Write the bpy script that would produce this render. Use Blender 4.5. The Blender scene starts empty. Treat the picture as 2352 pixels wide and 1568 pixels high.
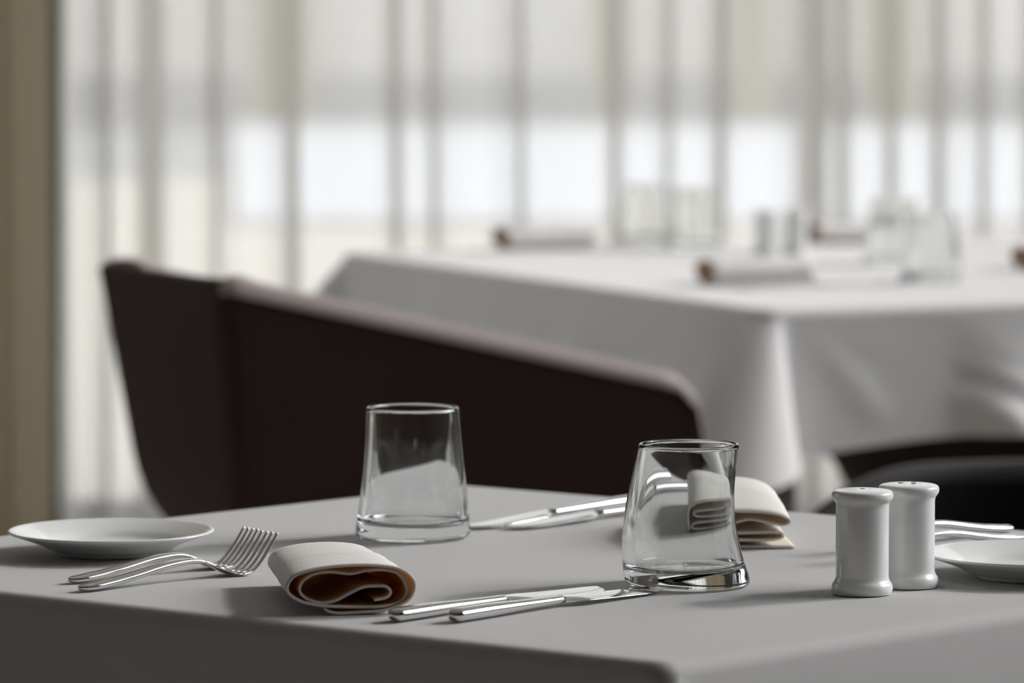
import bpy, bmesh, math, random
from mathutils import Vector, Matrix

# ------------------------------------------------------------------ camera, world, sun, exposure
W, H, FPX = 2352.0, 1568.0, 10700.0
CAM_Z = 1.138
TABLE_Z = 0.75
HORIZON = -15.0
PITCH = math.atan((H / 2 - HORIZON) / FPX)

scene = bpy.context.scene
COL = scene.collection

cam_data = bpy.data.cameras.new('camera')
cam = bpy.data.objects.new('camera', cam_data)
COL.objects.link(cam)
cam.location = (0, 0, CAM_Z)
cam.rotation_euler = (math.pi / 2 - PITCH, 0, 0)
cam_data.sensor_width = 36.0
cam_data.lens = FPX / W * 36.0
cam_data.clip_end = 300
cam_data.dof.use_dof = True
cam_data.dof.focus_distance = 3.05
cam_data.dof.aperture_fstop = 7.6
scene.camera = cam

world = bpy.data.worlds.new('sky')
scene.world = world
world.use_nodes = True
bg = world.node_tree.nodes['Background']
bg.inputs['Color'].default_value = (0.93, 0.96, 1.0, 1)
bg.inputs['Strength'].default_value = 1.0

SUN_AZ = Vector((0.87, 0.49, 0)).normalized()
SUN_EL = math.radians(32)
sd = bpy.data.lights.new('sun', 'SUN')
sd.energy = 2.9
sd.angle = math.radians(7.0)
sd.color = (1.0, 0.975, 0.945)
sun = bpy.data.objects.new('sun', sd)
COL.objects.link(sun)
to_sun = Vector((SUN_AZ.x * math.cos(SUN_EL), SUN_AZ.y * math.cos(SUN_EL), math.sin(SUN_EL)))
sun.rotation_euler = to_sun.to_track_quat('Z', 'Y').to_euler()

# hazy sky: even overcast with a broad bright glow around the sun
nt = world.node_tree
geo = nt.nodes.new('ShaderNodeTexCoord')
dot = nt.nodes.new('ShaderNodeVectorMath'); dot.operation = 'DOT_PRODUCT'
dot.inputs[1].default_value = to_sun
nt.links.new(geo.outputs['Generated'], dot.inputs[0])
mxm = nt.nodes.new('ShaderNodeMath'); mxm.operation = 'MAXIMUM'; mxm.inputs[1].default_value = 0.0
nt.links.new(dot.outputs['Value'], mxm.inputs[0])
pw = nt.nodes.new('ShaderNodeMath'); pw.operation = 'POWER'; pw.inputs[1].default_value = 9.0
nt.links.new(mxm.outputs[0], pw.inputs[0])
ma = nt.nodes.new('ShaderNodeMath'); ma.operation = 'MULTIPLY_ADD'; ma.inputs[1].default_value = 15.0; ma.inputs[2].default_value = 1.6
nt.links.new(pw.outputs[0], ma.inputs[0])
nt.links.new(ma.outputs[0], bg.inputs['Strength'])


def portal(name, loc, rot, sx, sy):
    d = bpy.data.lights.new(name, 'AREA')
    d.shape = 'RECTANGLE'
    d.size, d.size_y = sx, sy
    d.cycles.is_portal = True
    o = bpy.data.objects.new(name, d)
    COL.objects.link(o)
    o.location, o.rotation_euler = loc, rot


ROOM_X0, ROOM_X1, ROOM_Y0, ROOM_Y1, ROOM_Z1 = -3.4, 2.7, -2.6, 9.2, 3.5
portal('daylight_portal_back', ((-2.5 + 2.6) / 2, ROOM_Y1 + 0.14, 1.75), (-math.pi / 2, 0, 0), 5.1, 3.3)
portal('daylight_portal_side', (ROOM_X1 + 0.16, 5.6, 2.43), (0, math.pi / 2, 0), 1.85, 6.2)
portal('daylight_portal_left', (ROOM_X0 - 0.16, 6.0, 1.85), (0, -math.pi / 2, 0), 2.9, 2.2)

scene.view_settings.view_transform = 'Standard'
scene.view_settings.look = 'None'
scene.view_settings.gamma = 1.0
scene.view_settings.use_curve_mapping = False
scene.view_settings.exposure = 0.13
scene.cycles.max_bounces = 14
scene.cycles.transmission_bounces = 12
scene.cycles.transparent_max_bounces = 16
scene.cycles.sample_clamp_indirect = 4.0
scene.cycles.blur_glossy = 0.6
scene.cycles.use_denoising = True


# ------------------------------------------------------------------ helpers
def P(px, py, z=TABLE_Z):
    """The world point on the horizontal plane z seen at pixel (px, py) of the photograph."""
    dx, dy = (px - W / 2) / FPX, (py - H / 2) / FPX
    c, s = math.cos(PITCH), math.sin(PITCH)
    d = Vector((dx, c - dy * s, -s - dy * c))
    t = (z - CAM_Z) / d.z
    return Vector((d.x * t, d.y * t, z))


def tag(o, label=None, cat=None, group=None, kind=None):
    if label: o['label'] = label
    if cat: o['category'] = cat
    if group: o['group'] = group
    if kind: o['kind'] = kind
    return o


def empty(name, loc=(0, 0, 0), rz=0.0):
    o = bpy.data.objects.new(name, None)
    COL.objects.link(o)
    o.location = loc
    o.rotation_euler = (0, 0, rz)
    return o


def mesh_obj(name, verts, faces, mats, parent=None, smooth=True, loc=None, rz=None, fmats=None):
    me = bpy.data.meshes.new(name)
    me.from_pydata([tuple(v) for v in verts], [], faces)
    if not isinstance(mats, (list, tuple)): mats = [mats]
    for m in mats: me.materials.append(m)
    if fmats:
        for p, i in zip(me.polygons, fmats): p.material_index = i
    bm = bmesh.new(); bm.from_mesh(me)
    bmesh.ops.recalc_face_normals(bm, faces=bm.faces)
    bm.to_mesh(me); bm.free()
    for p in me.polygons: p.use_smooth = smooth
    o = bpy.data.objects.new(name, me)
    COL.objects.link(o)
    if parent is not None: o.parent = parent
    if loc is not None: o.location = loc
    if rz is not None: o.rotation_euler = (0, 0, rz)
    return o


def copy_tree(o, parent=None):
    c = o.copy()
    COL.objects.link(c)
    if parent is not None: c.parent = parent
    for ch in [x for x in bpy.data.objects if x.parent == o]:
        copy_tree(ch, c)
    return c


def bevel(o, width, segs=3, angle=30):
    m = o.modifiers.new('bevel', 'BEVEL')
    m.width, m.segments, m.limit_method, m.angle_limit = width, segs, 'ANGLE', math.radians(angle)
    return o


def box_mesh(x0, x1, y0, y1, z0, z1):
    v = [(x, y, z) for z in (z0, z1) for y in (y0, y1) for x in (x0, x1)]
    f = [(0, 1, 3, 2), (4, 6, 7, 5), (0, 4, 5, 1), (2, 3, 7, 6), (0, 2, 6, 4), (1, 5, 7, 3)]
    return v, f


def boxes(name, lst, mat, parent=None, smooth=False):
    V, F = [], []
    for b in lst:
        v, f = box_mesh(*b)
        k = len(V)
        V += v
        F += [tuple(i + k for i in q) for q in f]
    return mesh_obj(name, V, F, mat, parent, smooth)


def loft(rings, close_ring=True, cap0=False, cap1=False):
    """Quads between successive rings of equal length."""
    V, F = [], []
    n = len(rings[0])
    for r in rings: V += [tuple(p) for p in r]
    for i in range(len(rings) - 1):
        for j in range(n if close_ring else n - 1):
            a, b = i * n + j, i * n + (j + 1) % n
            F.append((a, b, b + n, a + n))
    if cap0: F.append(tuple(range(n - 1, -1, -1)))
    if cap1: F.append(tuple(range((len(rings) - 1) * n, len(rings) * n)))
    return V, F


def lathe(profile, n=64, cx=None):
    """profile: (radius, z) pairs from the axis out and back to the axis; cx(z) bends the axis sideways."""
    V, F = [], []
    idx = []
    for r, z in profile:
        ox = cx(z) if cx else 0.0
        if r < 1e-6:
            idx.append([len(V)]); V.append((ox, 0, z))
        else:
            idx.append(list(range(len(V), len(V) + n)))
            V += [(ox + r * math.cos(2 * math.pi * k / n), r * math.sin(2 * math.pi * k / n), z) for k in range(n)]
    for a, b in zip(idx[:-1], idx[1:]):
        for k in range(n):
            k2 = (k + 1) % n
            if len(a) == 1 and len(b) == 1: continue
            if len(a) == 1: F.append((a[0], b[k], b[k2]))
            elif len(b) == 1: F.append((a[k], b[0], a[k2]))
            else: F.append((a[k], b[k], b[k2], a[k2]))
    return V, F


def catmull(pts, sub=5, closed=False):
    out = []
    n = len(pts)
    for i in range(n if closed else n - 1):
        if closed:
            p0, p1, p2, p3 = pts[i - 1], pts[i], pts[(i + 1) % n], pts[(i + 2) % n]
        else:
            p0, p1, p2, p3 = pts[max(i - 1, 0)], pts[i], pts[i + 1], pts[min(i + 2, n - 1)]
        for k in range(sub):
            t = k / sub
            out.append(tuple(0.5 * (2 * b + (c - a) * t + (2 * a - 5 * b + 4 * c - d) * t * t + (3 * b - a - 3 * c + d) * t ** 3)
                             for a, b, c, d in zip(p0, p1, p2, p3)))
    if not closed: out.append(tuple(pts[-1]))
    return out


def interp(tab, x):
    if x <= tab[0][0]: return tab[0][1]
    for (a, va), (b, vb) in zip(tab[:-1], tab[1:]):
        if x <= b:
            t = (x - a) / (b - a)
            t = t * t * (3 - 2 * t)
            return va + (vb - va) * t
    return tab[-1][1]


def ss(a, b, x):
    t = max(0.0, min(1.0, (x - a) / (b - a)))
    return t * t * (3 - 2 * t)


# ------------------------------------------------------------------ materials
def principled(name, color, rough=0.5, metal=0.0, spec=0.5, sheen=0.0, noise=0.0, noise_scale=8.0, bump=0.0, bump_scale=200.0,
               coat=0.0, sss=0.0, weave=0.0):
    m = bpy.data.materials.new(name)
    m.use_nodes = True
    nt = m.node_tree
    b = nt.nodes['Principled BSDF']
    b.inputs['Base Color'].default_value = (*color, 1)
    b.inputs['Roughness'].default_value = rough
    b.inputs['Metallic'].default_value = metal
    b.inputs['Specular IOR Level'].default_value = spec
    b.inputs['Coat Weight'].default_value = coat
    if sheen:
        b.inputs['Sheen Weight'].default_value = sheen
        b.inputs['Sheen Roughness'].default_value = 0.5
    tc = nt.nodes.new('ShaderNodeTexCoord')
    if noise:
        n = nt.nodes.new('ShaderNodeTexNoise'); n.inputs['Scale'].default_value = noise_scale; n.inputs['Detail'].default_value = 6
        nt.links.new(tc.outputs['Object'], n.inputs['Vector'])
        mx = nt.nodes.new('ShaderNodeMix'); mx.data_type = 'RGBA'
        mx.inputs['A'].default_value = (*[c * (1 - noise) for c in color], 1)
        mx.inputs['B'].default_value = (*[min(1, c * (1 + noise)) for c in color], 1)
        nt.links.new(n.outputs['Fac'], mx.inputs['Factor'])
        nt.links.new(mx.outputs['Result'], b.inputs['Base Color'])
    last = None
    if weave:
        for ax in ('X', 'Y'):
            w = nt.nodes.new('ShaderNodeTexWave'); w.wave_type = 'BANDS'; w.bands_direction = ax
            w.inputs['Scale'].default_value = 160; w.inputs['Distortion'].default_value = 0.6
            nt.links.new(tc.outputs['Object'], w.inputs['Vector'])
            bp = nt.nodes.new('ShaderNodeBump'); bp.inputs['Strength'].default_value = weave; bp.inputs['Distance'].default_value = 0.0006
            nt.links.new(w.outputs['Fac'], bp.inputs['Height'])
            if last: nt.links.new(last.outputs['Normal'], bp.inputs['Normal'])
            last = bp
    if bump:
        n = nt.nodes.new('ShaderNodeTexNoise'); n.inputs['Scale'].default_value = bump_scale; n.inputs['Detail'].default_value = 4
        nt.links.new(tc.outputs['Object'], n.inputs['Vector'])
        bp = nt.nodes.new('ShaderNodeBump'); bp.inputs['Strength'].default_value = bump; bp.inputs['Distance'].default_value = 0.004
        nt.links.new(n.outputs['Fac'], bp.inputs['Height'])
        if last: nt.links.new(last.outputs['Normal'], bp.inputs['Normal'])
        last = bp
    if last: nt.links.new(last.outputs['Normal'], b.inputs['Normal'])
    return m


def sheer_material(name, color, open0, open1):
    """Open-weave voile: light passes between the threads (transparent) or through them (translucent); edge-on the weave closes up."""
    m = bpy.data.materials.new(name); m.use_nodes = True
    nt = m.node_tree; nt.nodes.clear()
    out = nt.nodes.new('ShaderNodeOutputMaterial')
    tr = nt.nodes.new('ShaderNodeBsdfTransparent')
    tl = nt.nodes.new('ShaderNodeBsdfTranslucent'); tl.inputs['Color'].default_value = (*color, 1)
    df = nt.nodes.new('ShaderNodeBsdfDiffuse'); df.inputs['Color'].default_value = (*color, 1)
    mx = nt.nodes.new('ShaderNodeMixShader'); mx.inputs['Fac'].default_value = 0.22
    nt.links.new(tl.outputs[0], mx.inputs[1]); nt.links.new(df.outputs[0], mx.inputs[2])
    lw = nt.nodes.new('ShaderNodeLayerWeight'); lw.inputs['Blend'].default_value = 0.5
    mr = nt.nodes.new('ShaderNodeMapRange')
    mr.inputs['To Min'].default_value = 1 - open0; mr.inputs['To Max'].default_value = 1 - open1
    nt.links.new(lw.outputs['Facing'], mr.inputs['Value'])
    mm = nt.nodes.new('ShaderNodeMixShader')
    nt.links.new(mr.outputs['Result'], mm.inputs['Fac'])
    nt.links.new(tr.outputs[0], mm.inputs[1]); nt.links.new(mx.outputs[0], mm.inputs[2])
    nt.links.new(mm.outputs[0], out.inputs['Surface'])
    return m


def pane_material(name):
    m = bpy.data.materials.new(name); m.use_nodes = True
    nt = m.node_tree; nt.nodes.clear()
    out = nt.nodes.new('ShaderNodeOutputMaterial')
    tr = nt.nodes.new('ShaderNodeBsdfTransparent'); tr.inputs['Color'].default_value = (0.965, 0.965, 0.965, 1)
    gl = nt.nodes.new('ShaderNodeBsdfGlossy'); gl.inputs['Roughness'].default_value = 0.02
    fr = nt.nodes.new('ShaderNodeFresnel'); fr.inputs['IOR'].default_value = 1.45
    mm = nt.nodes.new('ShaderNodeMixShader')
    nt.links.new(fr.outputs[0], mm.inputs['Fac'])
    nt.links.new(tr.outputs[0], mm.inputs[1]); nt.links.new(gl.outputs[0], mm.inputs[2])
    nt.links.new(mm.outputs[0], out.inputs['Surface'])
    return m


def glass_material(name):
    m = bpy.data.materials.new(name); m.use_nodes = True
    b = m.node_tree.nodes['Principled BSDF']
    b.inputs['Base Color'].default_value = (0.97, 0.985, 0.98, 1)
    b.inputs['Roughness'].default_value = 0.0
    b.inputs['IOR'].default_value = 1.5
    b.inputs['Transmission Weight'].default_value = 1.0
    return m


def napkin_material(name, color, trans, through=0.22):
    m = principled(name, color, rough=0.9, spec=0.15, sheen=0.0, bump=0.15, bump_scale=900)
    nt = m.node_tree
    b = nt.nodes['Principled BSDF']; out = nt.nodes['Material Output']
    tl = nt.nodes.new('ShaderNodeBsdfTranslucent'); tl.inputs['Color'].default_value = (*trans, 1)
    mx = nt.nodes.new('ShaderNodeMixShader'); mx.inputs['Fac'].default_value = through
    nt.links.new(b.outputs[0], mx.inputs[1]); nt.links.new(tl.outputs[0], mx.inputs[2])
    nt.links.new(mx.outputs[0], out.inputs['Surface'])
    return m


M = {}
M['cloth'] = principled('white_linen', (0.79, 0.77, 0.755), rough=0.85, spec=0.25, sheen=0.15, noise=0.03, noise_scale=3, bump=0.10, bump_scale=14)
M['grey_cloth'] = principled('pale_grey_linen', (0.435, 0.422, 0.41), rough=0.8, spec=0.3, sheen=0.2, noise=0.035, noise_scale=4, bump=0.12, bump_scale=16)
M['napkin'] = napkin_material('cream_linen', (0.89, 0.865, 0.83), (0.88, 0.68, 0.46), 0.16)
M['napkin_in_shade'] = napkin_material('warm_shade_linen', (0.82, 0.58, 0.36), (0.88, 0.60, 0.34), 0.32)  # inner sides of the folds; warm bounced light and shade put into the colour
M['napkin_in_shade_pale'] = napkin_material('pale_warm_shade_linen', (0.82, 0.74, 0.65), (0.88, 0.74, 0.58), 0.2)  # milder painted shade for the inner sides of the layered napkin
M['steel'] = principled('polished_steel', (0.78, 0.77, 0.76), rough=0.09, metal=1.0, noise=0.03, noise_scale=40)
M['ceramic'] = principled('glazed_ceramic', (0.82, 0.82, 0.80), rough=0.08, spec=0.5, noise=0.02, noise_scale=10)
M['hole'] = principled('dark_hole', (0.02, 0.02, 0.02), rough=0.8)
M['glass'] = glass_material('clear_glass')
M['leather'] = principled('brown_leather', (0.036, 0.0215, 0.019), rough=0.6, spec=0.06, noise=0.2, noise_scale=6, bump=0.12, bump_scale=160)
M['black_leather'] = principled('black_leather', (0.006, 0.006, 0.006), rough=0.5, spec=0.12, noise=0.2, noise_scale=6, bump=0.12, bump_scale=160)
M['mauve_highlight'] = principled('mauve_rim_highlight', (0.27, 0.215, 0.205), rough=0.5, spec=0.4, noise=0.06)  # colour carries the sky reflection along the arm rims
M['grey_highlight'] = principled('grey_rim_highlight', (0.055, 0.05, 0.05), rough=0.5, spec=0.4, noise=0.06)  # dimmer rim highlight, painted as a grey tone
M['leg'] = principled('dark_steel_tube', (0.10, 0.095, 0.09), rough=0.35, metal=0.9, noise=0.1)
M['wood'] = principled('dark_wood', (0.10, 0.065, 0.045), rough=0.5, noise=0.3, noise_scale=12)
M['floor'] = principled('pale_stone_floor', (0.62, 0.585, 0.53), rough=0.4, noise=0.06, noise_scale=2.5)
M['wall'] = principled('grey_beige_plaster', (0.17, 0.16, 0.15), rough=0.9, noise=0.04, noise_scale=3, bump=0.05, bump_scale=80)
M['ceiling'] = principled('ceiling_paint', (0.80, 0.79, 0.77), rough=0.95, noise=0.02)
M['frame'] = principled('grey_green_window_frame', (0.20, 0.205, 0.18), rough=0.5, noise=0.05)
M['drape'] = napkin_material('khaki_drape_fabric', (0.46, 0.42, 0.345), (0.72, 0.65, 0.52), 0.6)
M['sheer'] = sheer_material('white_voile', (0.85, 0.835, 0.80), 0.28, 0.22)
M['pane'] = pane_material('window_glass')
M['paving'] = principled('beige_paving', (0.45, 0.42, 0.37), rough=0.9, noise=0.08, noise_scale=0.6)
M['slab'] = principled('white_concrete', (0.50, 0.52, 0.56), rough=0.8, noise=0.03, noise_scale=0.5)
M['facade'] = principled('pale_render', (0.80, 0.775, 0.735), rough=0.9, noise=0.06, noise_scale=0.4)
M['asphalt'] = principled('grey_asphalt', (0.22, 0.225, 0.235), rough=0.9, noise=0.1, noise_scale=0.7)
M['plinth'] = principled('blue_grey_plinth', (0.30, 0.31, 0.33), rough=0.9, noise=0.08, noise_scale=0.7)
M['pilaster'] = principled('khaki_stone', (0.20, 0.17, 0.05), rough=0.9, noise=0.1, noise_scale=1.5)


# ------------------------------------------------------------------ the setting
def struct(o):
    o['kind'] = 'structure'
    return o


T = 0.25
struct(boxes('floor', [(ROOM_X0 - T, ROOM_X1 + T, ROOM_Y0 - T, ROOM_Y1 + T, -0.1, 0)], M['floor']))
struct(boxes('ceiling', [(ROOM_X0 - T, ROOM_X1 + T, ROOM_Y0 - T, ROOM_Y1 + T, ROOM_Z1, ROOM_Z1 + 0.1)], M['ceiling']))
WX0, WX1 = -2.5, 2.62          # the back window's opening
WZ0, WZ1 = 0.06, 3.42
struct(boxes('wall_back', [(ROOM_X0 - T, WX0, ROOM_Y1, ROOM_Y1 + T, 0, ROOM_Z1), (WX1, ROOM_X1 + T, ROOM_Y1, ROOM_Y1 + T, 0, ROOM_Z1),
                           (WX0, WX1, ROOM_Y1, ROOM_Y1 + T, 0, WZ0), (WX0, WX1, ROOM_Y1, ROOM_Y1 + T, WZ1, ROOM_Z1)], M['wall']))
LY0, LY1, LZ0, LZ1 = 4.9, 7.1, 0.4, 3.3  # opening for an unseen window added to brighten the far cloth's left side
struct(boxes('wall_left', [(ROOM_X0 - T, ROOM_X0, ROOM_Y0, LY0, 0, ROOM_Z1), (ROOM_X0 - T, ROOM_X0, LY1, ROOM_Y1, 0, ROOM_Z1),
                           (ROOM_X0 - T, ROOM_X0, LY0, LY1, 0, LZ0), (ROOM_X0 - T, ROOM_X0, LY0, LY1, LZ1, ROOM_Z1)], M['wall']))
lx0, lx1 = ROOM_X0 - 0.1, ROOM_X0 - 0.02
fill_win = struct(boxes('fill_window', [(lx0, lx1, LY0, LY0 + 0.06, LZ0, LZ1), (lx0, lx1, LY1 - 0.06, LY1, LZ0, LZ1),
                                 (lx0, lx1, LY0, LY1, LZ0, LZ0 + 0.06), (lx0, lx1, LY0, LY1, LZ1 - 0.06, LZ1)], M['frame']))
boxes('pane', [(ROOM_X0 - 0.061, ROOM_X0 - 0.055, LY0 + 0.06, LY1 - 0.06, LZ0 + 0.06, LZ1 - 0.06)], M['pane'], fill_win)  # glass of the added unseen window
struct(boxes('wall_front', [(ROOM_X0 - T, ROOM_X1 + T, ROOM_Y0 - T, ROOM_Y0, 0, ROOM_Z1)], M['wall']))
RY0, RY1, RZ0, RZ1 = 2.5, 8.75, 1.5, 3.35
struct(boxes('wall_right', [(ROOM_X1, ROOM_X1 + T, ROOM_Y0, RY0, 0, ROOM_Z1), (ROOM_X1, ROOM_X1 + T, RY1, ROOM_Y1, 0, ROOM_Z1),
                            (ROOM_X1, ROOM_X1 + T, RY0, RY1, 0, RZ0), (ROOM_X1, ROOM_X1 + T, RY0, RY1, RZ1, ROOM_Z1)], M['wall']))
# back window: posts, head, foot rail and glass
wy0, wy1 = ROOM_Y1 + 0.02, ROOM_Y1 + 0.10
POSTX = -0.935
win = struct(boxes('window_1', [(WX0, WX0 + 0.06, wy0, wy1, WZ0, WZ1), (POSTX, POSTX + 0.055, wy0, wy1, WZ0, WZ1), (WX1 - 0.06, WX1, wy0, wy1, WZ0, WZ1),
                                (WX0, WX1, wy0, wy1, WZ0, WZ0 + 0.07), (WX0, WX1, wy0, wy1, WZ1 - 0.07, WZ1)], M['frame']))
for a, b in ((WX0 + 0.06, POSTX), (POSTX + 0.055, WX1 - 0.06)):
    boxes('pane', [(a, b, ROOM_Y1 + 0.055, ROOM_Y1 + 0.061, WZ0 + 0.07, WZ1 - 0.07)], M['pane'], win)
win2 = struct(boxes('window_2', [(ROOM_X1 + 0.02, ROOM_X1 + 0.1, RY0, RY0 + 0.06, RZ0, RZ1), (ROOM_X1 + 0.02, ROOM_X1 + 0.1, RY1 - 0.06, RY1, RZ0, RZ1),
                                 (ROOM_X1 + 0.02, ROOM_X1 + 0.1, RY0, RY1, RZ0, RZ0 + 0.06), (ROOM_X1 + 0.02, ROOM_X1 + 0.1, RY0, RY1, RZ1 - 0.06, RZ1)], M['frame']))
boxes('pane', [(ROOM_X1 + 0.055, ROOM_X1 + 0.061, RY0 + 0.06, RY1 - 0.06, RZ0 + 0.06, RZ1 - 0.06)], M['pane'], win2)


# outside: paved ground, a bright concrete apron and a low pale building with khaki pilasters
struct(boxes('ground_outside', [(-60, 60, ROOM_Y1 + T, 120, -0.12, -0.02)], M['paving']))
ap = [(-1.37, 23.2), (6.0, 23.2), (11.0, 41.4), (-2.47, 41.4)]
V = [(x, y, -0.02) for x, y in ap] + [(x, y, 0.02) for x, y in ap]
struct(mesh_obj('path_outside', V, [(0, 1, 2, 3), (4, 5, 6, 7), (0, 1, 5, 4), (1, 2, 6, 5), (2, 3, 7, 6), (3, 0, 4, 7)], M['slab'], smooth=False))
BY = 42.0
rd = [(-30, 29.5), (-1.75, 29.5), (-2.45, 41.2), (-30, 41.2)]
V = [(x, y, -0.02) for x, y in rd] + [(x, y, -0.005) for x, y in rd]
struct(mesh_obj('road_outside', V, [(0, 1, 2, 3), (4, 5, 6, 7), (0, 1, 5, 4), (1, 2, 6, 5), (2, 3, 7, 6), (3, 0, 4, 7)], M['asphalt'], smooth=False))
bld = empty('low_building', (0, BY, -0.02))
tag(bld, 'low pale building with khaki pilasters beyond the sheer curtains', 'building')
boxes('facade', [(-22, 22, 0, 6, 0, 4.0)], M['facade'], bld)
boxes('plinth', [(-22, 22, -0.12, 0, 0, 0.42)], M['plinth'], bld)
for pxa, pxb in ((578, 712), (1368, 1432), (1690, 1765), (1990, 2092)):
    xa, xb = (pxa - W / 2) / FPX * BY, (pxb - W / 2) / FPX * BY
    boxes('pilaster', [(xa, xb, -0.35, 0.02, 0, 4.0)], M['pilaster'], bld)


# ------------------------------------------------------------------ curtains
def curtain(name, x0, x1, y, z0, z1, mat, seed, amp, wl, thick=0.0, lean=0.0):
    rnd = random.Random(seed)
    n = int((x1 - x0) / 0.006) + 1
    # fold phases with irregular widths
    ph, acc = [], 0.0
    w = wl
    nxt = x0
    amps = []
    x = x0
    phase = 0.0
    a = amp
    for i in range(n):
        x = x0 + (x1 - x0) * i / (n - 1)
        if x >= nxt:
            w = wl * rnd.uniform(0.6, 1.5); a_t = amp * rnd.uniform(0.45, 1.25); nxt = x + w
        phase += 2 * math.pi * (x1 - x0) / (n - 1) / w
        a += (a_t - a) * 0.03
        ph.append(phase); amps.append(a)
    rows = 22
    rings = []
    for r in range(rows):
        v = r / (rows - 1)
        z = z0 + (z1 - z0) * v
        k = 1.0 - 0.25 * v
        ring = []
        for i in range(n):
            xx = x0 + (x1 - x0) * i / (n - 1)
            p = ph[i] + 0.35 * math.sin(2.1 * v + xx * 3 + seed)
            yy = y + amps[i] * k * (math.sin(p) + 0.28 * math.sin(2 * p + 0.8) + 0.12 * math.sin(5 * p))
            ring.append((xx + 0.35 * amps[i] * math.sin(2 * p), yy, z))
        rings.append(ring)
    V, F = loft(rings, close_ring=False)
    o = mesh_obj(name, V, F, mat)
    if thick:
        m = o.modifiers.new('thickness', 'SOLIDIFY'); m.thickness = thick
    return o


def pleated_curtain(name, x0, x1, y, z0, z1, mat, pleats, seed):
    """A voile that hangs in broad shallow waves between narrow gathered pleats, where it folds back over itself."""
    rnd = random.Random(seed)
    pts = [(x0, 0.0)]
    side = 1
    for (xc, w, k) in pleats:
        xp = pts[-1][0]
        gap = (xc - w / 2) - xp
        if gap > 0.05:
            side = -side
            for f in (0.25, 0.5, 0.75):
                pts.append((xp + gap * f, side * min(0.022, gap * 0.16) * math.sin(math.pi * f) + rnd.uniform(-.003, .003)))
        d = 0.030 * rnd.uniform(0.8, 1.2)
        for q in range(k):
            xa, xb = xc - w / 2 + w * q / k, xc - w / 2 + w * (q + 1) / k
            pts += [(xa, 0.0), ((xa + xb) / 2, d * 0.35), (xb, d * 0.75), ((xa + xb) / 2 + .002, d), (xa + 0.001, d * 1.3), ((xa + xb) / 2, d * 1.62), (xb, d * 1.25)]
        pts.append((xc + w / 2 + 0.012, d * 0.3))
    gap = x1 - pts[-1][0]
    for f in (0.3, 0.6): pts.append((pts[-1][0] + gap * 0.3, 0.012 * (1 if f < .5 else -1)))
    pts.append((x1, 0.0))
    cv = catmull(pts, 6)
    rows = 16
    rings = []
    ph = rnd.uniform(0, 6)
    for r in range(rows):
        v = r / (rows - 1)
        rings.append([(cx + 0.012 * math.sin(2.2 * v + cx * 4 + ph), y + cy * (1.1 - 0.3 * v), z0 + (z1 - z0) * v) for cx, cy in cv])
    V, F = loft(rings, close_ring=False)
    return mesh_obj(name, V, F, mat)


def lat9(px, d=9.03): return (px - W / 2) / FPX * d


def pleat_list(lst): return [(lat9(a), (b / FPX) * 9.03 * 0.8, 1) for a, b, k in lst]


PL1 = pleat_list([(235, 22, 1), (335, 70, 1), (480, 16, 1), (655, 44, 1), (905, 30, 1), (997, 24, 1), (1205, 20, 1), (1425, 30, 1), (1548, 18, 1), (1665, 30, 1)])
c1 = pleated_curtain('sheer_curtain', -0.876, lat9(1900), 9.02, 0.015, ROOM_Z1 - 0.01, M['sheer'], PL1, 4)
tag(c1, 'white sheer curtain panel hanging beside the khaki drape', 'curtain', 'sheer curtains across the window wall')
PL2 = pleat_list([(1862, 50, 1), (1930, 36, 1), (2050, 30, 1), (2165, 34, 1), (2275, 22, 1), (2390, 30, 1)]) + [(1.17 + 0.15 * k, 0.035, 1) for k in range(9)]
c2 = pleated_curtain('sheer_curtain', lat9(1815), 2.58, 9.07, 0.015, ROOM_Z1 - 0.01, M['sheer'], PL2, 11)
tag(c2, 'white sheer curtain panel hanging behind the far glasses and salt shakers', 'curtain', 'sheer curtains across the window wall')
dr = curtain('drape', -2.45, -0.86, 8.62, 0.015, ROOM_Z1 - 0.01, M['drape'], 7, 0.045, 0.26, thick=0.004)
tag(dr, 'heavy opaque khaki drape hanging at the end of the sheer curtains', 'curtain')


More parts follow.
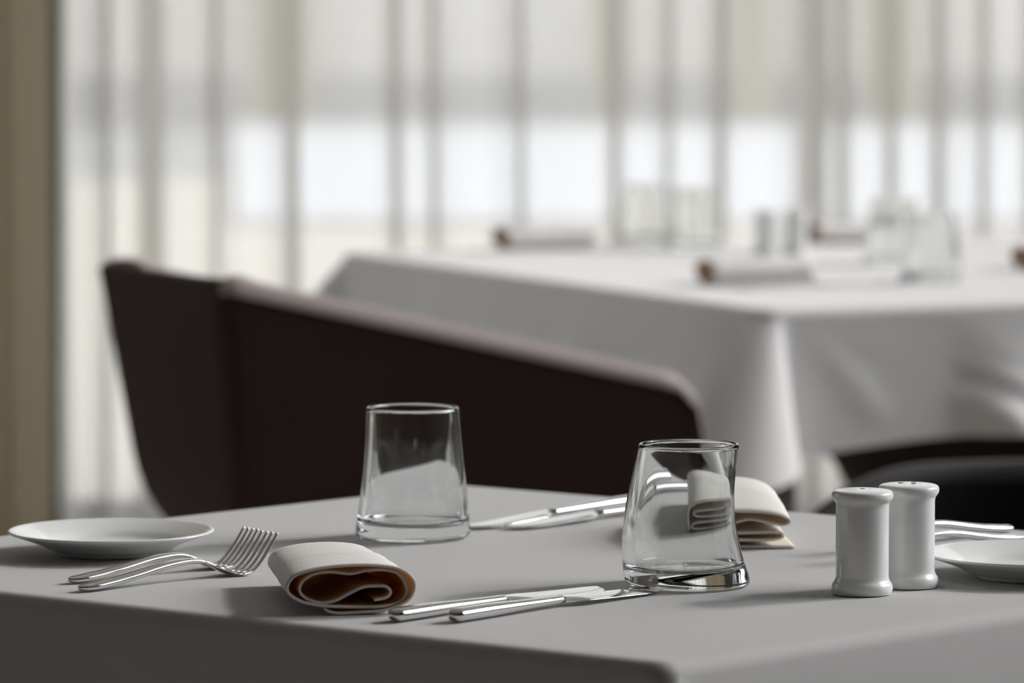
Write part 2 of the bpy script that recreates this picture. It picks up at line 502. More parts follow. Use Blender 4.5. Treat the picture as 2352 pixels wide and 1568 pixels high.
# ------------------------------------------------------------------ tablecloths and tables
def tablecloth(name, corners, z, drop, rc, er, corner_drop, corner_flare, fold, seed, side_in=0.0, mat='cloth', radial=0.0):
    """corners: plan corners counter-clockwise. A square cloth over a table: flat top, rounded edge, hanging sides, flared corners."""
    rnd = random.Random(seed)
    cs = [Vector((c[0], c[1])) for c in corners]
    per = []                       # (point, outward normal, corner weight, run)
    run = 0.0
    for i in range(4):
        a, b, c = cs[i - 1], cs[i], cs[(i + 1) % 4]
        d1, d2 = (b - a).normalized(), (c - b).normalized()
        n1, n2 = Vector((d1.y, -d1.x)), Vector((d2.y, -d2.x))
        ang = math.acos(max(-1, min(1, n1.dot(n2))))
        tl = rc * math.tan(ang / 2)
        s, e = b - d1 * tl, b + d2 * tl
        ctr = s - n1 * rc
        m = 25
        a0 = math.atan2(n1.y, n1.x)
        for k in range(m):
            t = k / (m - 1)
            th = a0 + ang * t
            n = Vector((math.cos(th), math.sin(th)))
            per.append((ctr + n * rc, n, math.sin(math.pi * t) ** 1.0, None))
        d = cs[(i + 2) % 4]
        d3 = (d - c).normalized()
        ang2 = math.acos(max(-1, min(1, n2.dot(Vector((d3.y, -d3.x))))))
        e2 = c - d2 * rc * math.tan(ang2 / 2)
        L = (e2 - e).length
        for k in range(1, 60):
            per.append((e + (e2 - e) * k / 60, n2, 0.0, min(k / 60 * L, (1 - k / 60) * L)))
    n = len(per)
    cen = sum((p[0] for p in per), Vector((0, 0))) / n
    phs = [rnd.uniform(0, 6.28) for _ in range(4)]
    runs, acc = [], 0.0
    for i in range(n):
        runs.append(acc)
        acc += (per[(i + 1) % n][0] - per[i][0]).length
    rings = []
    for s in (0.02, 0.25, 0.5, 0.72, 0.88, 0.96):
        rings.append([(*(cen + (p[0] - p[1] * er - cen) * s), z) for p in per])
    for k in range(7):
        th = math.pi / 2 * k / 6
        rings.append([(*(p[0] - p[1] * er * (1 - math.sin(th))), z - er * (1 - math.cos(th))) for p in per])
    rows = 16
    for r in range(1, rows + 1):
        v = r / rows
        ring = []
        for i, (p, nn, cw, dist) in enumerate(per):
            near = cw if dist is None else 0.0
            near_side = 1.0 if dist is None else math.exp(-(dist / 0.16) ** 2)
            ln = drop + corner_drop * near_side * (0.35 + 0.65 * near)
            S = runs[i] * 2 * math.pi / acc
            wave = (math.sin(11 * S + phs[0]) + 0.6 * math.sin(19 * S + phs[1]) + 0.4 * math.sin(31 * S + phs[2])) * fold * v ** 1.3
            off = wave * (1 - near_side) + corner_flare * near ** 0.45 * v ** 0.9 + 0.012 * v - side_in * near_side * (1 - near) * v
            if radial and dist is not None:
                phi = dist / (v * drop + 0.03)
                off += radial * v * math.cos(2 * math.pi * phi / 0.95) * math.exp(-phi / 2.2) * min(1, dist / 0.02)
            off = max(off, -0.001)
            ring.append((*(p + nn * off), z - er - ln * v + er * 0))
        rings.append(ring)
    V, F = loft(rings, cap0=True)
    o = mesh_obj(name, V, F, M[mat])
    return o


def dining_table(corners, label, corner_legs=False):
    cs = [Vector((c[0], c[1])) for c in corners]
    cen = sum(cs, Vector((0, 0))) / 4
    t = empty('dining_table', (cen.x, cen.y, 0))
    tag(t, label, 'table')
    ins = [cen + (c - cen) * 0.965 for c in cs]
    V = [(c.x - cen.x, c.y - cen.y, zz) for zz in (TABLE_Z - 0.036, TABLE_Z - 0.004) for c in ins]
    mesh_obj('tabletop', V, [(3, 2, 1, 0), (4, 5, 6, 7), (0, 1, 5, 4), (1, 2, 6, 5), (2, 3, 7, 6), (3, 0, 4, 7)], M['wood'], t, smooth=False)
    if corner_legs:
        for c in cs:
            q = (cen + (c - cen) * 0.90) - cen
            V, F = lathe([(0, 0), (0.02, 0), (0.021, 0.01), (0.03, TABLE_Z - 0.036), (0, TABLE_Z - 0.036)], 24)
            lg = mesh_obj('leg', V, F, M['wood'], t)
            lg.location = (q.x, q.y, 0)
        return t
    V, F = lathe([(0, 0.03), (0.045, 0.03), (0.04, 0.06), (0.038, 0.66), (0.07, 0.70), (0.07, TABLE_Z - 0.036), (0, TABLE_Z - 0.036)], 32)
    mesh_obj('column', V, F, M['leg'], t)
    V, F = lathe([(0, 0), (0.25, 0), (0.25, 0.008), (0.22, 0.016), (0.05, 0.032), (0, 0.034)], 48)
    mesh_obj('foot_plate', V, F, M['leg'], t)
    return t


# near table
NF, NB = P(1530, 1524), P(1062, 1110)
def ray2(a, ang): return Vector((a.x, a.y)), Vector((math.sin(math.radians(ang)), math.cos(math.radians(ang))))
def cross2(a, u, b, w):
    d = u.x * w.y - u.y * w.x
    t = ((b.x - a.x) * w.y - (b.y - a.y) * w.x) / d
    return a + u * t
a, u = ray2(NF, -52.7); b, w = ray2(NB, 43.5)
NL = cross2(a, u, b, w)
NR = Vector((NF.x + NB.x - NL.x, NF.y + NB.y - NL.y))
near_c = [(NF.x, NF.y), (NR.x, NR.y), (NB.x, NB.y), (NL.x, NL.y)]
NEAR_CEN = Vector(((NF.x + NB.x) / 2, (NF.y + NB.y) / 2, 0))
dining_table(near_c, 'square pedestal table under the pale grey cloth, nearest the viewer')
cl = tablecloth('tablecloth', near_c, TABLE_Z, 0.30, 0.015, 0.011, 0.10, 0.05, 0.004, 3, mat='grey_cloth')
tag(cl, 'pale grey tablecloth on the near table laid with cutlery, glasses and napkins', 'tablecloth')

# far table
FF, FL = P(1738, 710), P(772, 578)
e = Vector((FL.x - FF.x, FL.y - FF.y)); fl_len = e.length; e.normalize()
nrm = Vector((e.y, -e.x))                       # to the right and away
if nrm.x < 0: nrm = -nrm
FSIDE = 1.22
FR = Vector((FF.x, FF.y)) + nrm * FSIDE
FB = Vector((FL.x, FL.y)) + nrm * FSIDE
far_c = [(FF.x, FF.y), (FR.x, FR.y), (FB.x, FB.y), (FL.x, FL.y)]
dining_table(far_c, 'large square table under the bright white cloth, by the window', corner_legs=True)
cl = tablecloth('tablecloth', far_c, TABLE_Z, 0.155, 0.035, 0.012, 0.05, 0.16, 0.030, 8, side_in=0.02, radial=0.022)
tag(cl, 'bright white tablecloth draped over the far table by the curtains', 'tablecloth')
FE, FN = e, nrm


# ------------------------------------------------------------------ chairs
def rim_highlight(ro, ri, parent, mat, low=0.009, out=0.0022, crest=0.011):  # strip laid over the rim, coloured as its highlight
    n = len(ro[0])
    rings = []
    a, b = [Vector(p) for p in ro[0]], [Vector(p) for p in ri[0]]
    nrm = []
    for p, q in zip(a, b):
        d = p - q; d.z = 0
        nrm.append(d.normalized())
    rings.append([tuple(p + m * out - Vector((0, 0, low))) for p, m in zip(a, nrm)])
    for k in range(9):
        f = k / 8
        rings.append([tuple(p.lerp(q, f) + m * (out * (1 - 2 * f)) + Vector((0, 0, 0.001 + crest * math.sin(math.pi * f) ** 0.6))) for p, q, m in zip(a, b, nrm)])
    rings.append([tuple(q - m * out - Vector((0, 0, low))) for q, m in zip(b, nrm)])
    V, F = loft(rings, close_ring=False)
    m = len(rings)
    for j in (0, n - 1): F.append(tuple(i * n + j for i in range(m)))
    return mesh_obj('rim_highlight', V, F, mat, parent)


def tub_chair(label, loc, facing, mat, back_h=0.81, arm_h=0.672, group=None):
    """Angular shell chair: back panel and two arms that slope down to the front; local +x is where it faces."""
    t = empty('tub_chair', loc, math.atan2(facing.y, facing.x))
    tag(t, label, 'chair', group)
    D, Wd = 0.63, 0.43           # depth, width at the rim
    rcor = 0.03
    # plan path of the outer rim: right arm front -> back -> left arm front
    path = []
    path.append((D, -Wd / 2 - 0.015)); 
    for k in range(1, 24): path.append((D - (D - rcor) * k / 24, -Wd / 2 - 0.015 + 0.015 * k / 24))
    for k in range(9):
        th = -math.pi / 2 - math.pi / 2 * k / 8
        path.append((rcor + rcor * math.cos(th), -Wd / 2 + rcor + rcor * math.sin(th)))
    for k in range(1, 16): path.append((-0.012 * math.sin(math.pi * k / 16), -Wd / 2 + rcor + (Wd - 2 * rcor) * k / 16))
    for k in range(9):
        th = math.pi - math.pi / 2 * k / 8
        path.append((rcor + rcor * math.cos(th), Wd / 2 - rcor + rcor * math.sin(th)))
    for k in range(1, 25): path.append((rcor + (D - rcor) * k / 24, Wd / 2 + 0.015 * k / 24))
    base_z = 0.46
    cx, cy = 0.29, 0.0
    def top(x):
        h = back_h + (arm_h - back_h) * max(0, x - 0.02) / (D - 0.02)
        q = (x - (D - 0.06)) / 0.06
        if q > 0: h -= 0.10 * (1 - math.sqrt(max(0, 1 - q * q)))     # rounded front corner
        return h
    outer, inner = [], []
    th = 0.042
    rows = 16
    def wall(inset_extra, zoff, inside):
        rings = []
        for r in range(rows + 1):
            v = r / rows                   # 0 rim .. 1 bottom
            ring = []
            for (x, y) in path:
                zt = top(x) - zoff
                z = zt + (base_z - zt) * v
                fall = (back_h - z)
                ins = 0.15 * fall                                     # walls lean in towards the seat
                zc = max(0.0, (base_z + 0.13 - z) / 0.13)
                ins += 0.11 * (1 - math.sqrt(max(0, 1 - min(1, zc) ** 2)))
                ins += inset_extra
                nx = -1.0 if x < rcor * 0.9 else 0.0
                ny = (-1 if y < 0 else 1) if abs(y) > Wd / 2 - rcor * 0.9 else 0.0
                # blend the two directions on the corner
                ix = ins * (1 - ss(0.0, rcor * 2.5, x))
                iy = ins * ss(Wd / 2 - rcor * 2.5, Wd / 2, abs(y)) * (1 if y > 0 else -1)
                xf = -0.10 * v * ss(0.3, D, x)
                ring.append((x + ix + xf, y - iy, z))
            rings.append(ring)
        return rings
    ro = wall(0.0, 0.0, False)
    ri = wall(th, 0.0, True)
    rim = [[((a[0] * (1 - f) + b[0] * f), (a[1] * (1 - f) + b[1] * f), a[2] + 0.008 * math.sin(math.pi * f)) for a, b in zip(ro[0], ri[0])] for f in (0.2, 0.5, 0.8)]
    rings = list(reversed(ro)) + rim + ri
    V, F = loft(rings, close_ring=False)
    n = len(path)
    # close the two front ends
    m = len(rings)
    half = rows + 1
    for j in (0, n - 1):
        colm = [i * n + j for i in range(m)]
        for k in range(half - 1):
            F.append((colm[rows - k], colm[rows - k - 1], colm[half + 3 + k + 1], colm[half + 3 + k]))
        F.append((colm[rows], colm[half], colm[half + 1], colm[half + 2], colm[half + 3]))
    mesh_obj('shell', V, F, mat, t)
    # lighter strip along both arm rims, standing in for reflected sky
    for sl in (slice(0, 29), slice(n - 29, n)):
        rim_highlight([r[sl] for r in ro], [r[sl] for r in ri], t, M['mauve_highlight'])
    Vs, Fs = box_mesh(0.085, 0.56, -0.14, 0.14, 0.44, 0.50)
    s = mesh_obj('seat', Vs, Fs, mat, t)
    bevel(s, 0.028, 5)
    for sx in (0.10, 0.46):
        for sy in (-1, 1):
            fx = 0.05 if sx < 0.2 else 0.51
            a = Vector((sx + .06, sy * 0.08, 0.445)); bb = Vector((fx, sy * 0.20, 0.0))
            R = []
            for q in range(7):
                f = q / 6
                c = a.lerp(bb, f); rr = 0.016 - 0.005 * f
                R.append([(c.x + rr * math.cos(2 * math.pi * k / 14), c.y + rr * math.sin(2 * math.pi * k / 14), c.z) for k in range(14)])
            V, F = loft(R, cap0=True, cap1=True)
            mesh_obj('leg', V, F, M['leg'], t)
    return t


def at_d(px, d):
    return (px - W / 2) / FPX * d


fc = FN.copy()
P1 = Vector((at_d(494, 5.20), 5.20))
left_dir = Vector((-fc.y, fc.x))
o1 = P1 + left_dir * 0.215
tub_chair('dark brown leather tub chair seen from behind, arms sloping down towards the far table', (o1.x, o1.y, 0), fc, M['leather'])

def barrel_chair(label, cen, facing, mat, highlight, R=0.31, z_back=0.70):
    """Low round-backed armchair: a curved shell about 230 degrees round a seat."""
    t = empty('barrel_chair', (cen[0], cen[1], 0), math.atan2(facing.y, facing.x))
    tag(t, label, 'chair')
    n = 73
    A = math.radians(122)
    def top(th):
        return z_back - 0.012 * (abs(th) / A) ** 2 - 0.13 * ss(0.5, 1.05, abs(th) / A) ** 1.5
    rows = 12
    def wall(r_in):
        rings = []
        for r in range(rows + 1):
            v = r / rows
            ring = []
            for k in range(n):
                th = -A + 2 * A * k / (n - 1)
                zt = top(th); z = zt + (0.40 - zt) * v
                rad = R - r_in - 0.07 * v - 0.06 * max(0, v - 0.75) / 0.25
                ring.append((-rad * math.cos(th), rad * math.sin(th), z))
            rings.append(ring)
        return rings
    ro, ri = wall(0), wall(0.032)
    rim = [[tuple(a[i] * (1 - f) + b[i] * f + (0.010 * math.sin(math.pi * f) if i == 2 else 0) for i in range(3)) for a, b in zip(ro[0], ri[0])] for f in (0.15, 0.35, 0.65, 0.85)]
    rings = list(reversed(ro)) + rim + ri
    V, F = loft(rings, close_ring=False)
    m = len(rings)
    for j in (0, n - 1):
        colm = [i * n + j for i in range(m)]
        for k in range(rows):
            F.append((colm[rows - k], colm[rows - k - 1], colm[rows + 1 + 4 + k + 1], colm[rows + 1 + 4 + k]))
        F.append(tuple(colm[rows:rows + 6]))
    mesh_obj('shell', V, F, mat, t)
    rim_highlight(ro, ri, t, highlight)
    V, F = lathe([(0, 0.36), (0.20, 0.36), (0.235, 0.38), (0.245, 0.41), (0.235, 0.445), (0.20, 0.46), (0, 0.468)], 48)
    mesh_obj('seat', V, F, mat, t)
    for sx in (-1, 1):
        for sy in (-1, 1):
            Rr = []
            for q in range(5):
                f = q / 4
                x, y, rr = sx * (0.13 + 0.06 * f), sy * (0.13 + 0.06 * f), 0.015 - 0.004 * f
                Rr.append([(x + rr * math.cos(2 * math.pi * k / 14), y + rr * math.sin(2 * math.pi * k / 14), 0.37 * (1 - f)) for k in range(14)])
            V, F = loft(Rr, cap0=True, cap1=True)
            mesh_obj('leg', V, F, M['leg'], t)
    return t


barrel_chair('black low round-backed chair behind the salt and pepper shakers', (0.51, 4.42), Vector((-0.75, -0.66)), M['black_leather'], M['grey_highlight'], z_back=0.656)
p = Vector((FF.x, FF.y)) + FN * 0.57 + FE * 0.31
barrel_chair('dark brown chair pushed under the far table, showing below its hanging cloth', (p.x, p.y), FE, M['leather'], M['grey_highlight'], R=0.275, z_back=0.66)


# ------------------------------------------------------------------ tableware builders
CM = 0.01


def glass_mesh():
    Hh = 9.3
    ro = [(0, 4.02), (0.25, 4.13), (0.7, 4.12), (1.5, 4.02), (3, 3.83), (5, 3.60), (7, 3.42), (8.6, 3.32), (9.3, 3.30)]
    def r_out(z): return interp2(ro, z)
    def bend(z):
        z = z / CM
        return -0.62 * CM * math.sin(math.pi * min(1, max(0, z / Hh)) ** 0.9)
    prof = [(0, 0.06), (3.2, 0.05), (3.75, 0.0), (3.98, 0.07), (4.10, 0.25)]
    for k in range(1, 40): prof.append((r_out(0.25 + (Hh - 0.25) * k / 39), 0.25 + (Hh - 0.25) * k / 39))
    prof[-1] = (3.30, Hh - 0.06)
    prof += [(3.25, Hh), (3.18, Hh + 0.02), (3.11, Hh), (3.08, Hh - 0.07)]
    for k in range(1, 38):
        z = Hh - 0.07 - (Hh - 0.07 - 1.5) * k / 37
        th = 0.23 + 0.42 * ((Hh - z) / Hh) ** 1.5
        prof.append((r_out(z) - th, z))
    prof += [(3.45, 1.2), (3.0, 1.02), (2.3, 0.95), (1.2, 0.92), (0, 0.9)]
    V, F = lathe([(r * CM, z * CM) for r, z in prof], 96, bend)
    # the inner wall follows the bend a little less, so the wall is uneven as in pressed glass
    k0 = next(i for i, q in enumerate(prof) if q[1] > Hh)
    lim = 1 + 96 * (k0 + 1)
    V2 = list(V)
    for i in range(lim, len(V)):
        x, y, z = V[i]
        V2[i] = (x + 0.16 * CM * math.sin(math.pi * max(0, min(1, z / CM / Hh))), y, z)
    return V2, F


def interp2(tab, x):
    # smooth (Catmull) table look-up
    n = len(tab)
    for i in range(n - 1):
        if x <= tab[i + 1][0] or i == n - 2:
            x0, y0 = tab[i]; x1, y1 = tab[i + 1]
            m0 = (y1 - tab[max(i - 1, 0)][1]) / (x1 - tab[max(i - 1, 0)][0])
            m1 = (tab[min(i + 2, n - 1)][1] - y0) / (tab[min(i + 2, n - 1)][0] - x0)
            t = (x - x0) / (x1 - x0); hh = x1 - x0
            return (2 * t ** 3 - 3 * t * t + 1) * y0 + (t ** 3 - 2 * t * t + t) * hh * m0 + (-2 * t ** 3 + 3 * t * t) * y1 + (t ** 3 - t * t) * hh * m1


Z0 = TABLE_Z + 0.0006
gV, gF = glass_mesh()
g_first = None


def put_glass(px, py, rz, label, group=None):
    global g_first
    p = P(px, py)
    if g_first is None:
        o = mesh_obj('tumbler', gV, gF, M['glass'])
        g_first = o
    else:
        o = g_first.copy(); COL.objects.link(o)
    o.location = (p.x, p.y, Z0)
    o.rotation_euler = (0, 0, rz)
    tag(o, label, 'glass', group)
    return o


def plate_mesh(R):
    k = R / 7.15
    prof = [(0, 0.32), (3.6, 0.32), (4.1, 0.36), (4.5, 0.55), (5.0, 0.86), (5.8, 1.22), (6.6, 1.55), (7.0, 1.72), (7.12, 1.80), (7.15, 1.88), (7.10, 1.95),
            (6.98, 1.96), (6.6, 1.85), (5.7, 1.52), (4.9, 1.18), (4.4, 0.85), (4.1, 0.68), (3.6, 0.6), (2, 0.58), (0, 0.58)]
    # foot ring
    foot = [(0, 0.32), (3.3, 0.32), (3.35, 0.02), (3.5, 0.0), (3.65, 0.02), (3.8, 0.34)]
    prof = foot + prof[2:]
    pts = catmull([(r * k, z) for r, z in prof], 3)
    pts = [(max(0, r) * CM, z * CM * 0.84) for r, z in pts]
    pts[0] = (0, pts[0][1]); pts[-1] = (0, pts[-1][1])
    return lathe(pts, 96)


pV, pF = plate_mesh(7.15)


def put_plate(px, py, label):
    p = P(px, py, TABLE_Z + 0.016)
    o = mesh_obj('side_plate', pV, pF, M['ceramic'])
    o.location = (p.x, p.y, Z0)
    tag(o, label, 'plate', 'side plates on the near table')
    return o


def sweep_ellipse(path, wid, thk, n=20, power=2.4):
    """A flattened bar along path [(u, z)] (cm), widths and thicknesses per point; local x = u, y = width."""
    rings = []
    m = len(path)
    for i, (uu, zz) in enumerate(path):
        a, b = path[max(i - 1, 0)], path[min(i + 1, m - 1)]
        tx, tz = b[0] - a[0], b[1] - a[1]
        L = math.hypot(tx, tz); tx, tz = tx / L, tz / L
        ring = []
        for k in range(n):
            th = 2 * math.pi * k / n
            c, s = math.cos(th), math.sin(th)
            yy = math.copysign(abs(c) ** (2 / power), c) * wid[i] / 2
            nn = math.copysign(abs(s) ** (2 / power), s) * thk[i] / 2
            ring.append(((uu - tz * nn) * CM, yy * CM, (zz + tx * nn) * CM))
        rings.append(ring)
    return loft(rings, cap0=True, cap1=True)


FORK_BOWL = 13.9
FORK_PATH = [(0, .26), (1.2, .30), (3, .46), (5, .74), (7, 1.05), (8.6, 1.24), (9.8, 1.29), (10.7, 1.20), (11.5, .95), (12.3, .60), (13.0, .30), (13.6, .14), (14.2, .13), (14.8, .30), (15.4, .74), (16.0, 1.36), (16.6, 2.08), (17.1, 2.78)]


def make_fork():
    t = empty('fork')
    pts = catmull(FORK_PATH, 4)
    hand = [p for p in pts if p[0] <= 11.2]
    wt = [(0, .25), (.12, .62), (.45, 1.08), (1.2, 1.3), (4, 1.12), (8, .80), (10.5, .62), (11.3, .6)]
    tt = [(0, .2), (.15, .36), (.6, .52), (2, .60), (7, .56), (10, .42), (11.3, .28)]
    extra = [(0.12, interp(FORK_PATH, .12)), (0.45, interp(FORK_PATH, .45))]
    hand = sorted(set(hand + extra))
    V, F = sweep_ellipse(hand, [interp(wt, p[0]) for p in hand], [interp(tt, p[0]) for p in hand])
    mesh_obj('handle', V, F, M['steel'], t)
    V, F = [], []
    palm = [p for p in pts if 10.9 <= p[0] <= 14.05]
    wp = [(10.9, .56), (11.6, .66), (12.4, 1.15), (13.1, 1.85), (13.6, 2.10), (14.1, 2.16)]
    tp = [(10.9, .29), (12, .24), (13, .21), (14.1, .2)]
    v, f = sweep_ellipse(palm, [interp(wp, p[0]) for p in palm], [interp(tp, p[0]) for p in palm], 20, 3.2)
    V += v; F += f
    tine = [p for p in pts if p[0] >= 13.7]
    for k in range(4):
        yc = (k - 1.5) * 0.59
        wd = [.40 - .18 * ss(14.0, 17.2, p[0]) for p in tine]
        td = [.24 - .10 * ss(14.5, 17.2, p[0]) for p in tine]
        v, f = sweep_ellipse(tine, wd, td, 12, 2.6)
        yy = yc
        v = [(x, y + yy * CM * (1 - 0.06 * ss(.14, .172, x)), z) for x, y, z in v]
        b0 = len(V)
        V += v; F += [tuple(i + b0 for i in q) for q in f]
    mesh_obj('tines', V, F, M['steel'], t)
    return t


def place_uv(o, a, b, z=Z0):
    o.location = (a.x, a.y, z)
    d = b - a
    o.rotation_euler = (0, 0, math.atan2(d.y, d.x))
    return o


def make_knife(L=20.5):
    t = empty('table_knife')
    hl = 10.6
    path, w_, t_ = [], [], []
    for k in range(40):
        f = k / 39
        uu = hl * f
        if k < 8: uu = 0.9 * (k / 8) ** 1.6
        else: uu = 0.9 + (hl - 0.9) * (k - 8) / 31
        path.append((uu, 0.445 - 0.02 * f))
        e0 = math.sqrt(max(0.02, 1 - max(0, 1 - uu / 0.55) ** 2))
        w_.append((1.28 - 0.42 * ss(1, hl, uu)) * e0)
        t_.append((0.88 - 0.36 * ss(2, hl, uu)) * e0)
    V, F = sweep_ellipse(path, w_, t_, 24, 2.2)
    mesh_obj('handle', V, F, M['steel'], t)
    rings = []
    nseg = 44
    for k in range(nseg + 1):
        f = k / nseg
        uu = hl - 0.9 + (L - hl + 0.9) * f
        x = uu
        q = (uu - hl) / (L - hl)
        wid = 0.80 + 0.85 * ss(-0.02, 0.20, q)
        tipf = 1.0
        if q > 0.72: tipf = math.sqrt(max(0.0025, 1 - ((q - 0.72) / 0.28) ** 2))
        spine = 0.42 + 0.10 * ss(0, .25, q)
        edge = spine - wid * (0.35 + 0.65 * tipf) * 1.0
        if q > 0.72: edge = spine - wid * tipf - 0.1 * (1 - tipf)
        th = 0.26 - 0.14 * ss(0, 0.3, q)
        zc = 0.42 - 0.24 * ss(-0.1, 1, q)
        tilt = 0.10
        ring = []
        for (yy, zz) in ((spine, .5), (spine - 0.05, .55), ((spine + edge) / 2, .42), (edge + 0.04, .1), (edge, 0), (edge + 0.04, -.1), ((spine + edge) / 2, -.42), (spine - 0.05, -.55), (spine, -.5)):
            ring.append((x * CM, yy * CM, (zc + zz * th + (yy - (spine + edge) / 2) * tilt) * CM))
        rings.append(ring)
    V, F = loft(rings, cap0=True, cap1=True)
    b = mesh_obj('blade', V, F, M['steel'], t)
    return t


def napkin(name, poly, length, a, b, back_sx, back_sz, t=0.13, cream_from=0.55, seed=0, sub=5, belly=0.0, flip=False, inner='napkin_in_shade'):
    """A folded napkin: the folded cross-section poly (cm) run along the length; a = front end point, b = direction point (plan)."""
    rnd = random.Random(seed)
    pl = catmull(poly, sub)
    n = len(pl)
    Lf, Rt = [], []
    for i in range(n):
        p0, p1 = pl[max(i - 1, 0)], pl[min(i + 1, n - 1)]
        tx, tz = p1[0] - p0[0], p1[1] - p0[1]
        L = math.hypot(tx, tz) or 1
        nx, nz = -tz / L, tx / L
        Lf.append((pl[i][0] + nx * t / 2, pl[i][1] + nz * t / 2)); Rt.append((pl[i][0] - nx * t / 2, pl[i][1] - nz * t / 2))
    loop = Lf + Rt[::-1]
    zmin = min(p[1] for p in loop)
    ns = 26
    rings = []
    ph = [rnd.uniform(0, 6) for _ in range(3)]
    for k in range(ns + 1):
        f = k / ns
        sx = 1 + (back_sx - 1) * f
        sz = 1 + (back_sz - 1) * f + belly * math.sin(math.pi * f)
        ring = []
        for j, (x, z) in enumerate(loop):
            jj = j if j < n else 2 * n - 1 - j
            uv = jj / n
            edge = 0.18 * math.sin(7 * uv + ph[0]) * (1 - f) if f < 0.1 else 0
            wr = (0.05 * math.sin(9 * f + 5 * uv + ph[1]) + 0.03 * math.sin(23 * f - 31 * uv + ph[2]) + 0.018 * math.sin(47 * f + 17 * uv + ph[0])) * min(1, z) * (0.25 + 0.75 * math.sin(math.pi * f))
            ring.append((x * sx * CM, (length * f + edge) * CM, ((z - zmin) * sz + wr) * CM))
        rings.append(ring)
    V, F = [], []
    m = len(loop)
    fm = []
    for r in rings: V += r
    for i in range(ns):
        for j in range(m):
            q, q2 = i * m + j, i * m + (j + 1) % m
            F.append((q, q2, q2 + m, q + m))
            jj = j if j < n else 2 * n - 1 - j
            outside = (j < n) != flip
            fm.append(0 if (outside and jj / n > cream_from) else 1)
    for i in (0, ns):
        for j in range(n - 1):
            F.append((i * m + j, i * m + j + 1, i * m + m - 2 - j, i * m + m - 1 - j)); fm.append(0)
    o = mesh_obj(name, V, F, [M['napkin'], M[inner]], fmats=fm)
    d = b - a
    o.location = (a.x, a.y, Z0)
    o.rotation_euler = (0, 0, math.atan2(d.y, d.x) - math.pi / 2)
    return o


# ------------------------------------------------------------------ near table setting
put_plate(255, 1219, 'white round side plate beside the two forks and the table edge')
put_plate(2368, 1271, 'white round side plate partly cut by the frame, behind the shakers')

put_glass(1582, 1344, 0.0, 'clear curved glass tumbler standing at the tip of the nearest knife')
put_glass(948, 1234, math.radians(100), 'clear curved glass tumbler standing behind the rolled napkin', )

f1 = make_fork()
tag(f1, 'polished steel fork lying nearer the table edge, beside the rolled napkin', 'fork', 'steel forks on the near table')
def fork_at(o, hx, hy, bx, by):
    a, b = P(hx, hy), P(bx, by)
    place_uv(o, a, b)
    s = (b - a).length / (FORK_BOWL * CM)
    s = max(0.9, min(1.1, s))
    o.scale = (s, s, s)
fork_at(f1, 181, 1361, 540, 1321)
f2 = copy_tree(f1); f2['label'] = 'polished steel fork lying between the side plate and the nearer fork'
fork_at(f2, 158, 1342, 500, 1306)
f3 = copy_tree(f1); f3['label'] = 'steel fork half hidden by the shakers, just behind the cut-off side plate'
fork_at(f3, 2345, 1243, 2062, 1283)
f4 = copy_tree(f1); f4['label'] = 'steel fork half hidden by the shakers, farther from the cut-off side plate'
fork_at(f4, 2322, 1222, 2035, 1262)

k1 = make_knife()
tag(k1, 'polished steel knife with its tip at the front glass tumbler', 'knife', 'steel table knives on the near table')
place_uv(k1, P(1036, 1432), P(1487, 1362))
k2 = copy_tree(k1); k2['label'] = 'polished steel knife lying between the rolled napkin and another knife'
place_uv(k2, P(899, 1431), P(1357, 1362))
k3 = copy_tree(k1); k3['label'] = 'steel knife with its blade pointing at the base of the back tumbler'
place_uv(k3, P(1462, 1162), P(1083, 1217))
k4 = copy_tree(k1); k3.scale = (1, -1, 1); k4.scale = (1, -1, 1); k4['label'] = 'steel knife lying in front of the one that points at the back tumbler'
place_uv(k4, P(1588, 1166), P(1185, 1216))

spiral = [(690, 1322), (760, 1310), (790, 1278), (765, 1245), (700, 1240), (620, 1248), (540, 1285), (450, 1328), (360, 1338), (280, 1308), (243, 1262), (262, 1205), (330, 1163), (430, 1152),
          (550, 1166), (640, 1150), (740, 1146), (830, 1166), (878, 1222), (890, 1285), (850, 1338), (760, 1362), (640, 1366), (500, 1362), (370, 1352), (250, 1325), (180, 1280), (166, 1232), (205, 1172),
          (310, 1134), (450, 1115), (600, 1110), (740, 1118), (850, 1142), (918, 1192), (936, 1250), (905, 1318), (840, 1358), (740, 1388), (600, 1396), (470, 1400), (410, 1385), (392, 1368)]
kf = 1 / (2.613 * 36.6)
sp = [((x - 550) * kf, (1402 - y) * kf) for x, y in spiral]
na, nb = P(806, 1413), None
nb = na + Vector((-0.026, 0.16, 0))
nap1 = napkin('napkin', sp, 15.5, na, nb, 0.86, 0.86, t=0.17, cream_from=0.53, seed=2)
tag(nap1, 'cream napkin rolled in loose folds, lying between forks and knives', 'napkin')

zig = [(4.15, .1), (2, .14), (-2, .14), (-3.5, .3), (-3.65, .58), (-3, .74), (0, .62), (2.4, .62), (3.2, .78), (3.3, 1.0), (2.7, 1.14), (0, 1.08), (-2.8, 1.2), (-3.5, 1.4), (-3.4, 1.66), (-2, 1.72), (-.4, 1.72), (.9, 2.02),
       (2.0, 1.86), (3.2, 1.62), (3.72, 1.74), (3.74, 2.0), (3.1, 2.32), (1.8, 2.55), (0, 2.62), (-1.8, 2.62), (-3.2, 2.45), (-3.95, 2.0), (-4.1, 1.3), (-4.0, .6), (-3.9, .2)]
na = P(1690, 1261)
nap2 = napkin('napkin', zig, 15.5, na, na + Vector((-0.005, 0.16, 0)), 0.84, 1.25, t=0.16, cream_from=0.62, seed=5, belly=0.35, flip=True, inner='napkin_in_shade_pale')
tag(nap2, 'cream napkin folded in flat layers, seen behind the front tumbler', 'napkin')


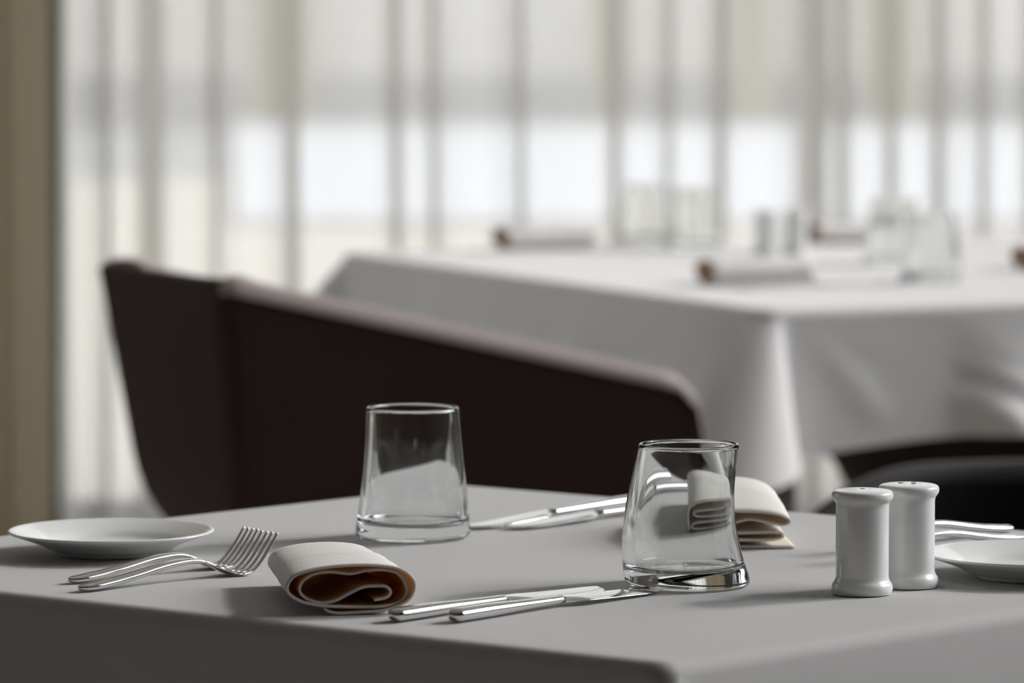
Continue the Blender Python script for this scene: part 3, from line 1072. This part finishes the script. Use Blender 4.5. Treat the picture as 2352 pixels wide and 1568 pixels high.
def shaker_profile():
    pts = [(0, .03), (1.7, 0.0), (1.88, .06), (1.97, .22), (1.99, .42), (1.93, .62), (1.80, .80), (1.735, .98), (1.72, 1.3), (1.72, 3.0), (1.72, 5.1), (1.73, 5.42), (1.78, 5.60), (1.89, 5.74), (1.98, 5.90), (1.99, 6.08),
           (1.93, 6.23), (1.79, 6.32), (1.5, 6.37), (1.0, 6.40), (.5, 6.42), (0, 6.42)]
    c = catmull(pts, 4)
    return [(max(0, r) * CM, z * CM * 1.06) for r, z in c]


def make_shaker(holes):
    t = empty('shaker')
    pr = shaker_profile(); pr[0] = (0, pr[0][1]); pr[-1] = (0, pr[-1][1])
    V, F = lathe(pr, 72)
    mesh_obj('body', V, F, M['ceramic'], t)
    for hx, hy in holes:
        V, F = lathe([(0, 6.68 * CM), (.17 * CM, 6.68 * CM), (.17 * CM, 6.818 * CM), (0, 6.818 * CM)], 20)
        h = mesh_obj('pour_hole', V, F, M['hole'], t)
        h.location = (hx * CM, hy * CM, 0)
    return t


s1 = make_shaker([(0.0, 0.0)])
tag(s1, 'white ceramic salt shaker with a single hole, standing in front of its pair', 'shaker', 'ceramic shakers on the near table')
p = P(1980, 1364); s1.location = (p.x, p.y, Z0)
s2 = make_shaker([(-0.5, 0.2), (0.1, -0.45), (0.5, 0.3)])
tag(s2, 'white ceramic pepper shaker with several holes, standing behind its pair', 'shaker', 'ceramic shakers on the near table')
p = P(2086, 1348); s2.location = (p.x, p.y, Z0); s2.rotation_euler = (0, 0, 0.4)

# ------------------------------------------------------------------ far table setting
for (px, py, lab) in ((1760, 588, 'white ceramic shaker on the far table, between the far tumblers and its pair'), (1828, 586, 'white ceramic shaker on the far table, beside the napkin end behind it')):
    o = copy_tree(s1)
    tag(o, lab, 'shaker', 'ceramic shakers on the far table')
    q = P(px, py); o.location = (q.x, q.y, Z0)
for (px, py, rz, lab) in ((1485, 563, 0.4, 'blurred clear tumbler on the far table, nearest the rolled napkin by the curtains'), (1594, 574, 2.0, 'blurred clear tumbler on the far table, between another tumbler and the shakers'),
                          (2052, 606, 1.0, 'blurred clear tumbler on the far table, back one of the pair right of the shakers'), (2132, 648, 3.0, 'blurred clear tumbler on the far table, front one of the pair right of the shakers')):
    put_glass(px, py, rz, lab, 'clear tumblers on the far table')
roll = [((x - 550) * kf * 0.82, (1402 - y) * kf * 1.05) for x, y in spiral]
for (px, py, lab) in ((1150, 574, 'rolled napkin on the far table, the one by its edge near the curtains'), (1618, 655, 'rolled napkin on the far table, in front of the blurred shakers'),
                      (1862, 560, 'rolled napkin on the far table, just behind the blurred shakers'), (2345, 620, 'rolled napkin on the far table, cut by the frame edge')):
    a = P(px, py)
    d = Vector((FN.x, FN.y, 0))
    o = napkin('napkin', roll, 15.0, a, a + d, 0.9, 0.9, t=0.16, cream_from=0.53, seed=int(px), sub=3)
    tag(o, lab, 'napkin', 'rolled napkins on the far table')
for (dx, lab) in ((0.05, 'steel knife on the far table, next to the napkin in front of the shakers'), (0.09, 'steel knife on the far table, nearer the corner of the cloth')):
    o = copy_tree(k1)
    tag(o, lab, 'knife', 'steel knives on the far table')
    a = P(1618, 655) - Vector((FE.x, FE.y, 0)) * dx
    place_uv(o, a, a + Vector((FN.x, FN.y, 0)))
